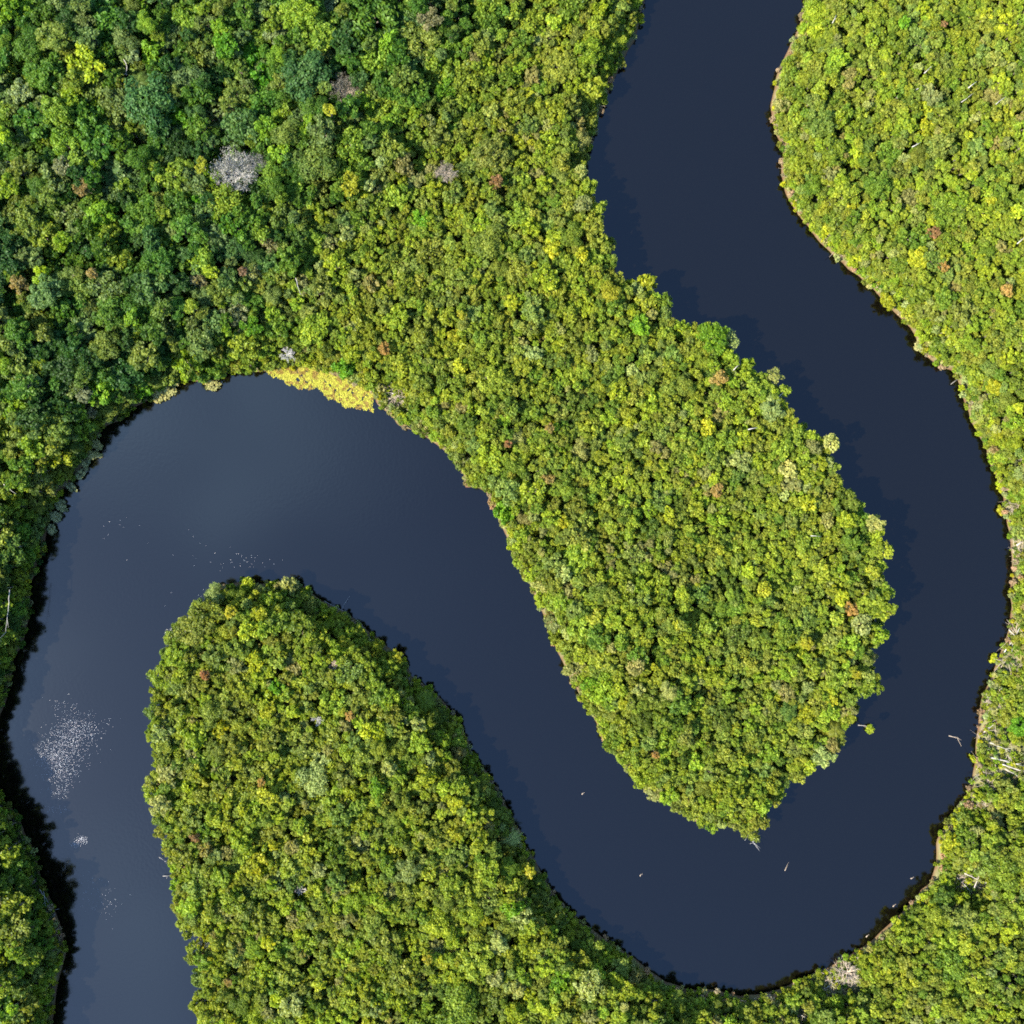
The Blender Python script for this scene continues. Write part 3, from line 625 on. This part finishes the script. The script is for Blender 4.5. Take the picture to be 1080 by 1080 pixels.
# ------------------------------------------------------------------ leafless trees
def near_words(x, y, n=2):
    ms = sorted(MARKS, key=lambda m: math.hypot(m[1] - x, m[2] - y)); ms = [m for m in ms if math.hypot(m[1] - x, m[2] - y) > 9]
    return ms[:n]
def place_label(head, x, y):
    a, b = near_words(x, y)
    for L in (f"{head} near the {a[0]}, toward the {b[0]}", f"{head} between the {a[0]} and the {b[0]}", f"thin {head} by the {a[0]}, facing the {b[0]}", f"short {head} close to the {a[0]}, facing the {b[0]}"):
        if L not in used: break
    used.add(L); return L
def bare_tree(x, y, r, h, label, material, seed, density=1.0, haze=None):
    rr = random.Random(seed); R = r * MPP
    px_, py_, _ = at(x, y, h)
    e = link('bare_tree', None, loc=(px_, py_, .7)); props(e, label, 'dead tree')
    h = h - .7; fork = max(h - R * .95, h * .5)
    tb = Bag(); tb.add(*tube([(0, 0, 0), (.2, .1, fork * .5), (0, 0, fork), (0, 0, fork + R * .25)], [R * .06 + .1, R * .05 + .06, R * .045 + .04, .06], 7))
    link('trunk', make_mesh('bare_trunk', tb.V, tb.F, material, smooth=True), e)
    bb = Bag()
    def grow(p, dvec, L, rad, lev):
        q1 = p + dvec * L * .5 + np.array([rr.uniform(-1, 1), rr.uniform(-1, 1), rr.uniform(-.5, .5)]) * L * .08
        q2 = p + dvec * L + np.array([rr.uniform(-1, 1), rr.uniform(-1, 1), rr.uniform(-.5, .5)]) * L * .1
        bb.add(*tube([p, q1, q2], [rad, rad * .8, rad * .55], 4 if lev > 1 else 3))
        if lev == 0: return
        for k_ in range(rr.randint(3, 4) if lev < 3 else 4):
            f = rr.uniform(.35, 1.0); s0 = p + (q2 - p) * f
            dv = dvec + np.array([rr.gauss(0, .6), rr.gauss(0, .6), rr.gauss(.12, .35)]); dv /= np.linalg.norm(dv)
            grow(s0, dv, L * rr.uniform(.5, .72), max(.05, rad * .6), lev - 1)
    nb = max(4, int(9 * density))
    for i in range(nb):
        a = i * 2.39996 + rr.uniform(-.2, .2); up = rr.uniform(.1, .75)
        dv = np.array([math.cos(a), math.sin(a), up]); dv /= np.linalg.norm(dv)
        grow(np.array([0, 0, fork * .98 + R * .03 * i / nb]), dv, R * .55, .055 * R * .6 + .06, 3)
    if haze: 
        tw = link('crown', TWIGGY, e, (0, 0, h - R * .35), (R, R, R * .75)); tw['leaf_color'] = (*haze, 1)
    link('branches', make_mesh('bare_branches', bb.V, bb.F, material), e)
bare_tree(243, 177, 25, 29, "grey leafless tree with a wide twiggy crown in the tall upper forest", GREYWOOD, 1, 2.0, (.20, .19, .165))
bare_tree(268, 170, 12, 25, "smaller leafless grey tree crowding against the wide grey leafless tree", GREYWOOD, 2, 1.2, (.20, .19, .165))
bare_tree(362, 92, 18, 25, "bare brown-grey tree with a flat spread of twigs in the upper forest", TANWOOD, 3, 1.4, (.13, .115, .085))
bare_tree(470, 180, 12, 22, "bare brown twiggy tree in the forest between dark upper canopy and pale tongue", TANWOOD, 4, 1.2, (.14, .12, .09))
bare_tree(214, 995, 9, 14, "white dead snag near the water on the lower tongue of forest", PALEWOOD, 5, .8)
bare_tree(301, 372, 9, 12, "grey bare shrubby tree on the bank just above the yellow weed mat", GREYWOOD, 6, 1.0)
bare_tree(333, 760, 7, 17, "small grey bare crown above the pale round crown on the lower tongue", GREYWOOD, 7, .8)
bare_tree(895, 1028, 14, 4.5, "dead bank brush, a tangle of tan branches by the river's bottom bend", TANWOOD, 8, 1.3)
bare_tree(314, 941, 8, 17, "whitish bare top showing through the lower tongue's canopy", PALEWOOD, 9, .7)
bare_tree(350, 702, 7, 17, "pinkish bare top beside small yellow crowns on the lower tongue", TANWOOD, 10, .8)
bare_tree(1050, 740, 14, 4, "brown dry thicket on the eroded outer bank above the fallen white trunks", TANWOOD, 11, 1.2)
bare_tree(177, 668, 6, 6, "grey drooping bare bush leaning over water at the lower tongue's shoulder", GREYWOOD, 12, .7)

# ------------------------------------------------------------------ fallen trunks and dead limbs
def log(pts, z, rad, head, material=None, name='fallen_log', cat='log', twigs=0, label=None, zs=None):
    material = material or PALEWOOD; rr = random.Random(int(pts[0][0] * 7 + pts[0][1]))
    W = [np.array(at(a, b, zs[i] if zs else z)) for i, (a, b) in enumerate(pts)]
    P = []
    for i in range(len(W) - 1):
        n_ = max(2, int(np.linalg.norm(W[i + 1] - W[i]) / 1.6))
        for k_ in range(n_): P.append(W[i] + (W[i + 1] - W[i]) * k_ / n_ + np.array([rr.uniform(-.14, .14), rr.uniform(-.14, .14), rr.uniform(-.1, .1)]))
    P.append(W[-1]); o0 = P[0].copy()
    P = [p - o0 for p in P]; m = len(P)
    b = Bag(); b.add(*tube(P, [rad * .72 * (1 - .65 * i / (m - 1)) * rr.uniform(.9, 1.1) for i in range(m)], 7))
    bb = Bag(); L = np.linalg.norm(P[-1])
    for k_ in range(twigs):
        i = rr.randint(m // 3, m - 1); dv = P[-1] / (L + 1e-6) + np.array([rr.gauss(0, .8), rr.gauss(0, .8), rr.uniform(.0, .5)]); dv /= np.linalg.norm(dv)
        q = P[i]; l_ = L * rr.uniform(.12, .32)
        bb.add(*tube([q, q + dv * l_ * .5, q + dv * l_ + np.array([rr.uniform(-.2, .2), rr.uniform(-.2, .2), 0])], [rad * .4, rad * .28, rad * .12], 5))
    e = link(name, make_mesh(name, b.V, b.F, material, smooth=True), loc=tuple(o0))
    props(e, label or place_label(head, *pts[0]), cat, 'fallen and dead wood')
    if bb.V: link('side_branch', make_mesh('side_branch', bb.V, bb.F, material, smooth=True), e)
    return e
W_ = 'white fallen trunk'
log([(1044,799),(1062,803),(1081,808)], 2.6, .42, W_, twigs=3, label="longest of the fallen white trunks lying across the eroded outer bank")
log([(1057,806),(1082,815)], 2.4, .34, W_, twigs=3, label="second fallen white trunk just below the longest one on the outer bank")
log([(1060,811),(1080,822)], 2.0, .22, W_, twigs=2, label="thin grey trunk below the fallen white trunks on the outer bank")
log([(1038,772),(1053,761)], 2.2, .28, W_, twigs=2, label="pale slanting log uphill of the small bare strip on the outer bank")
log([(1044,783),(1060,790),(1064,798)], 2.2, .25, W_, twigs=3, label="crooked pale limb just above the fallen white trunks")
log([(1033,862),(1048,854)], 2.6, .30, W_, TANWOOD, label="tan log lying in green scrub below the fallen white trunks")
log([(1022,860),(1026,845),(1031,830)], 1.3, .26, W_, TANWOOD, label="tan log lying along the waterline below the fallen white trunks", twigs=2)
log([(1059,688),(1068,676),(1080,653)], 2.4, .30, W_, label="white trunk reaching from the water's edge up the outer bank", twigs=4)
log([(1064,664),(1080,680)], 2.4, .24, W_, label="white limb crossing the trunk on the outer bank", twigs=3)
log([(1054,706),(1066,690),(1072,686)], 1.6, .26, W_, TANWOOD, label="dry trunk bleached along the waterline above the brown dry thicket", twigs=2)
log([(1072,575),(1082,570)], 1.6, .5, W_, label="pale bleached log on a bare patch at the picture's edge", twigs=2)
log([(1070,523),(1081,528)], 3.0, .3, W_, label="white log end in scrub at the picture's edge above the bare patch")
log([(1017,921),(1032,928),(1049,935)], 2.6, .32, 'log', twigs=3, label="longest white log of the log jam on the outer bank's corner")
log([(1010,926),(1018,934),(1026,943)], 2.2, .32, 'log', twigs=2, label="white log of the log jam nearest the water, pointing downhill")
log([(1027,938),(1034,922)], 2.8, .30, 'log', twigs=2, label="white log standing steeply across the middle of the log jam")
log([(1006,930),(1014,925),(1023,918)], 2.0, .22, 'log', TANWOOD, twigs=4, label="tan twiggy limb on the water side of the log jam")
log([(1020,905),(1030,914),(1033,920)], 3.0, .2, 'log', twigs=3, label="thin forked limb at the upper end of the log jam")
log([(869,1043),(880,1037),(894,1030)], 2.2, .26, 'log', twigs=3, label="pale log poking out of the dead bank brush toward the water")
log([(844,1070),(858,1077)], 2.6, .24, 'log', twigs=3, label="pale forked log in scrub at the picture's bottom edge")
log([(957,1068),(964,1080)], 8, .22, 'log', twigs=2, label="white limb at the picture's bottom edge below the log jam")
log([(960,1006),(966,999)], 7, .22, 'log', twigs=2, label="short white snag in scrub between dead bank brush and log jam")
log([(393,396),(402,398),(412,403)], 2.6, .3, 'log', twigs=2, label="white log on the bank above the end of the yellow weed mat")
log([(412,414),(420,418),(427,425)], 1.8, .32, 'log', twigs=4, label="thickest white log of the dry log heap beside the yellow weed mat")
log([(410,420),(418,424),(424,430)], 1.6, .24, 'log', twigs=3, label="lower tan log of the dry log heap beside the yellow weed mat", material=TANWOOD)
log([(424,409),(432,415)], 2.4, .2, 'log', twigs=4, label="grey limb on the uphill side of the dry log heap", material=GREYWOOD)
log([(399,420),(403,428),(412,436)], .6, .22, 'log', twigs=3, label="brown drowned limb at the waterline below the dry log heap", material=TANWOOD)
log([(1021,93),(1030,86)], 15.5, .3, 'snag', label="white snag in the upper outer forest, thickest of three there")
log([(1014,108),(1027,98)], 15, .2, 'snag', label="thin white snag just below the thickest one in the upper outer forest")
log([(966,95),(978,88)], 15.5, .2, 'snag', GREYWOOD, label="grey snag crossing a dark gap in the upper outer forest")
log([(975,77),(981,71)], 16, .25, 'snag', twigs=2, label="forked white snag above a dark gap in the upper outer forest")
log([(962,155),(971,150)], 16, .25, 'snag', twigs=1, label="white snag pointing sideways in the middle of the outer forest")
log([(1029,203),(1031,195)], 16, .25, 'snag', label="short upright white snag in the outer forest near a lime crown")
log([(1073,257),(1082,249)], 16, .3, 'snag', twigs=1, label="white snag at the picture's edge inside the outer forest")
log([(1050,110),(1062,101)], 15, .2, 'snag', GREYWOOD, label="grey leaning snag near the picture's edge in the upper outer forest")
log([(878,24),(882,16)], 14, .25, 'snag', twigs=2, label="white snag close to the water where the river enters the picture")
log([(130,62),(134,70),(133,78)], 23, .2, 'snag', twigs=4, label="white bare branch showing beside the tall twin crown")
log([(41,121),(47,129)], 23, .22, 'snag', label="white slanting snag in the tall upper forest near the picture's edge")
log([(2,166),(14,174)], 21, .22, 'snag', label="long white stem at the picture's edge in the tall upper forest")
log([(309,179),(319,188)], 22, .25, 'snag', label="pale stem between the grey leafless tree and a dark gap")
log([(312,293),(314,302),(317,311)], 19, .2, 'snag', label="thin pale stem with brown leaves behind it in the upper forest")
log([(10,622),(9,640),(6,667)], 17, .2, 'snag', twigs=2, label="long white climbing stem on the shaded near bank at the picture's edge")
log([(4,511),(17,521)], 18, .2, 'snag', label="pale slanting stem above the shaded bank at the picture's edge")
log([(855,565),(866,566)], 15.5, .22, 'snag', label="white horizontal snag in the middle tongue toward the golden bank crown")
log([(886,608),(896,612)], 15, .26, 'snag', twigs=2, label="white snag next to the golden bank crown")
log([(789,453),(799,451)], 16, .3, 'snag', label="white snag below the green waterside crown in the middle tongue")
log([(615,294),(625,290)], 15, .25, 'snag', twigs=2, label="white forked snag beside a golden crown high on the middle tongue")
log([(773,391),(780,384)], 14, .3, 'snag', label="white leaning stem between the green waterside crown and a yellow crown")
log([(820,420),(826,414)], 13, .25, 'snag', label="white leaning stem under the pale crown that overhangs the water")
log([(488,916),(495,912)], 17, .22, 'snag', twigs=2, label="white snag in a gap of the lower tongue near the star-shaped palm")
log([(391,924),(396,930)], 17, .25, 'snag', twigs=3, label="white broken top in the middle of the lower tongue")
log([(376,951),(386,953)], 16, .2, 'snag', twigs=3, label="white fallen limb in the lower tongue below a white broken top")
log([(342,634),(354,640),(368,648)], 2.5, .14, 'branch', GREYWOOD, label="long grey pole leaning along the lower tongue's water edge")
log([(361,642),(364,637),(368,630)], 1.2, .14, 'branch', GREYWOOD, twigs=2, name='dead_branch', cat='branch', label="bare forked branch sticking out over the water from the lower tongue")
log([(375,652),(381,657),(384,664)], 1.0, .12, 'branch', GREYWOOD, twigs=3, name='dead_branch', cat='branch', label="small bare branch at the waterline beyond the forked branch")
log([(785,872),(789,881),(797,892)], 4, .26, 'trunk', GREYWOOD, twigs=5, name='leaning_trunk', cat='tree trunk', label="leaning bare trunk arching over the water at the middle tongue's tip", zs=[8, 6, 3])
log([(795,884),(800,887)], 5, .15, 'branch', GREYWOOD, twigs=3, name='dead_branch', cat='branch', label="short bare branch beside the leaning trunk at the middle tongue's tip")
log([(905,765),(912,765),(917,768)], 5, .16, 'branch', PALEWOOD, twigs=1, name='dead_branch', cat='branch', label="white branch holding a green tuft out over the water")
log([(42,938),(50,950),(58,964)], 3, .13, 'branch', GREYWOOD, twigs=5, name='dead_branch', cat='branch', label="bare bank branches hanging toward the water on the shaded bank", zs=[5, 3, 1])
log([(46,940),(48,955),(57,966)], 3, .12, 'branch', GREYWOOD, twigs=3, name='dead_branch', cat='branch', label="thinner bare branch inside the shaded bank's hanging branches", zs=[5, 3.4, .8])
log([(1001,776),(1009,778),(1014,787)], .12, .2, 'branch', TANWOOD, name='drifting_branch', cat='branch', twigs=2, label="bent branch drifting on the water off the eroded outer bank")
log([(828,918),(832,909)], .1, .15, 'branch', TANWOOD, name='drifting_branch', cat='branch', label="straight pale stick drifting in the river's bottom bend")
log([(745,935),(752,926)][:2], .08, .07, 'branch', TANWOOD, name='drifting_branch', cat='branch', label="faint thin stick drifting midway across the river's bottom bend") if False else None
log([(168,904),(174,908)], 1, .12, 'branch', PALEWOOD, twigs=4, name='dead_branch', cat='branch', label="pale twigs over the water above the small bay of the lower tongue")
log([(172,924),(181,923)], .9, .14, 'branch', PALEWOOD, twigs=4, name='dead_branch', cat='branch', label="pale twigs over the water below the small bay of the lower tongue")
log([(1003,405),(1012,398)], 1.2, .12, 'branch', PALEWOOD, twigs=2, name='dead_branch', cat='branch', label="white twig dipping into the water at the outer bank's notch")
for (x, y), lb in {(615,837):"white speck of drift on the water between the two tongues of forest",(676,923):"pale speck of drift floating in the middle of the river's bottom bend",(962,926):"pale drift lump on the dark reflection below the log jam",
                   (943,955):"smaller drift lump on the dark reflection at the bottom bend",(915,987):"tiny pale drift speck nearest the bottom bank"}.items():
    log([(x - 1.3, y + 1), (x + 1.2, y - 1)], 0.08, .26, '', TANWOOD, name='drift_lump', cat='driftwood', twigs=2, label=lb)

# ------------------------------------------------------------------ water plants
def shrub(x, y, r, colr, z, label, v):
    p = at(x, y, z); R = r * MPP
    e = link('water_shrub', None, loc=(p[0], p[1], 0)); props(e, label, 'shrub', 'pale shrubs standing in the water')
    c = link('foliage', CROWNS[v], e, (0, 0, z), (R * rng.uniform(1.1, 1.6), R * rng.uniform(.9, 1.3), R * .7), rng.uniform(0, 6)); c['leaf_color'] = (*colr, 1)
    link('stem', TRUNKS[v % 4], e, (0, 0, -.6), (R * .7, R * .7, z + .6))
cream = (0.30, 0.29, 0.11); sage = (0.25, 0.26, 0.12)
for i, (x, y, r, cc, lb) in enumerate([(166,418,6,cream,"lowest of the cream bank shrubs beside the bright green crown"),(173,412,7,cream,"middle one of the cream bank shrubs at the river's upper corner"),(181,407,7,cream,"topmost of the cream bank shrubs at the river's upper corner"),
    (224,407,6,cream,"cream shrub at the point between the cream bank shrubs and the weed mat"),(103,469,5,cream,"cream shrub nearest the upper corner in the pale row along the shaded bank"),(97,480,6,cream,"double cream shrub second in the pale row along the shaded bank"),
    (90,488,5,sage,"sage shrub third in the pale row along the shaded bank"),(84,500,5,sage,"small sage shrub standing apart midway in the pale row"),(76,514,6,sage,"sage shrub below the gap in the pale row"),(64,533,7,sage,"largest sage shrub of the pale row along the shaded bank"),
    (59,544,6,sage,"sage shrub touching the largest one of the pale row"),(54,558,5,sage,"last sage shrub of the pale row before the dark reflection"),(258,386,8,COL['mg'],"rounded green shrub standing in the water beside the yellow weed mat"),
    (970,364,5,cream,"pale shrub leaning over the water at the outer bank's notch"),(917,769,4,COL['lm'],"lime tuft held out over the water on a white branch"),(1048,694,4,COL['yl'],"yellow bush alone at the waterline above the brown dry thicket"),
    (1055,514,5,COL['yl'],"yellow bush bulging from the outer bank where the river narrows"),(1056,538,4,COL['gd'],"small golden bush at the waterline below the yellow bulging bush"),(1026,800,4,COL['yl'],"yellow bush at the waterline beside the fallen white trunks"),
    (1012,857,5,COL['yl'],"yellow bush at the waterline below the fallen white trunks")]):
    shrub(x, y, r, cc, 1.1, lb, i % 10)
# yellow floating weed mat
MAT = np.array([(284,391),(296,399),(314,408),(333,408),(346,419),(358,424),(377,431),(391,432),(395,414),(377,403),(351,395),(329,387),(303,384)], float)
q = np.stack([RNG.uniform(280, 400, 26000), RNG.uniform(380, 436, 26000)], 1)
dm = -seg_dist(MAT, q)
hole = vnoise(q[:, 0], q[:, 1], 5, 21) * .6 + vnoise(q[:, 0], q[:, 1], 2.2, 22) * .4
keep = (dm > RNG.uniform(-2.6, 1.6, len(q)) + 5.0 * (vnoise(q[:, 0], q[:, 1], 6, 9) - .5)) & (hole > .27)
q = q[keep]; P = np.stack([(q[:, 0] - 540) * MPP, (540 - q[:, 1]) * MPP, RNG.uniform(.04, .34, len(q))], 1)
VV, FF = leaf_quads(P, unit(RNG.normal(0, .28, (len(P), 3)) + np.array([0, 0, 1.])), .34, RNG, .1)
YM, t, p_ = mat('yellow_weed')
a = N(t, 'ShaderNodeAttribute', attribute_type='GEOMETRY', attribute_name='tint')
mx = N(t, 'ShaderNodeMix', data_type='RGBA'); t.links.new(math_n(t, 'ADD', a.outputs['Fac'], 0.12, True), mx.inputs[0])
mx.inputs[6].default_value = (.215, .208, .022, 1); mx.inputs[7].default_value = (.13, .085, .018, 1)
t.links.new(mx.outputs[2], p_.inputs['Base Color']); p_.inputs['Roughness'].default_value = .7; p_.inputs['Specular IOR Level'].default_value = .1
props(link('floating_weeds', make_mesh('floating_weeds', VV, FF, YM, {'tint': np.repeat(RNG.normal(0, .3, len(P)) + 1.1 * sstep(.52, .72, vnoise(q[:, 0], q[:, 1], 3.5, 77)), 4)})), 'bright yellow mat of floating water weed against the upper bank', 'water weed', kind='stuff')
# sun glitter by the shaded bank, put in as small pale flecks on the water
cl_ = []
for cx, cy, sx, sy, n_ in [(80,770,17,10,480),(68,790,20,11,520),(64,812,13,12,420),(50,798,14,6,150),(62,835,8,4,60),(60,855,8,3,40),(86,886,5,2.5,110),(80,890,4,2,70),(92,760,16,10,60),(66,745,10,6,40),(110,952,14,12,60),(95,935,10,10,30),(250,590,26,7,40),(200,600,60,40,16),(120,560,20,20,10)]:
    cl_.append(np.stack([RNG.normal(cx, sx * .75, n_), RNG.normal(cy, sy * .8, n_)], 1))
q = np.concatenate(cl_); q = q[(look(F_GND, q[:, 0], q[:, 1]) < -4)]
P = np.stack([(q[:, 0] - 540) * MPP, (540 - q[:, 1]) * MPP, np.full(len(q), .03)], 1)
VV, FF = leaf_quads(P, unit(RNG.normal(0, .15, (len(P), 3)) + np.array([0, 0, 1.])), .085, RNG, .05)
FM, t, p_ = mat('glitter_flecks')
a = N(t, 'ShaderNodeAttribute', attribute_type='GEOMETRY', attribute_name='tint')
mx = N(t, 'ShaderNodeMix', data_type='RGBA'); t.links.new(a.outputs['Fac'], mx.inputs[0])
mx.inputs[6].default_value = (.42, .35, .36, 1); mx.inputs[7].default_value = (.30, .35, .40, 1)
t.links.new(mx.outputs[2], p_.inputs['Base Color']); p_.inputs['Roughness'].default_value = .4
props(link('sun_glitter_flecks', make_mesh('sun_glitter_flecks', VV, FF, FM, {'tint': np.repeat(RNG.random(len(P)), 4)})), 'sun glitter on the water by the shaded bank, made of scattered pale flecks', 'sun glitter', kind='stuff')
sb = Bag(); rr = random.Random(5); n_st = 0
while n_st < 880:
    if n_st < 700:
        a, b, r = rr.choice(CLEAR[:15]); x = rr.gauss(a, r * .7); y = rr.gauss(b, r * .7)
        if float(look(F_GND, x, y)) < 1.5 or float(openness(x, y)) < .5: continue
    else:
        i_ = rr.randrange(len(GND)); x, y = GND[i_] - nrm[i_] * rr.uniform(2.5, 8)
        if away[i_] > .3 or float(tall(x, y)) > .25 or not (-10 < x < 1090 and -10 < y < 1090) or (x < 380): continue
    z = 1.0 + rr.random() * 2.0; p0 = np.array(at(x, y, z)); an = rr.uniform(0, 6.28); L = rr.uniform(1.4, 5.2) if n_st < 700 else rr.uniform(.8, 2.4)
    d_ = np.array([math.cos(an), math.sin(an), rr.uniform(-.15, .25)]); m_ = p0 + d_ * L * .5 + np.array([rr.uniform(-.3, .3), rr.uniform(-.3, .3), 0]); e_ = p0 + d_ * L
    w_ = rr.uniform(.04, .11); sb.add(*tube([p0, m_, e_], [w_, w_ * .8, w_ * .4], 4)); n_st += 1
props(link('loose_dead_sticks', make_mesh('loose_dead_sticks', sb.V, sb.F, TANWOOD)), 'litter of dry sticks and twigs strewn over the eroded bank and the log jam', 'sticks', kind='stuff')
print('TREES', len(SINGLE), len(REST), 'SCRUB', len(scrub))
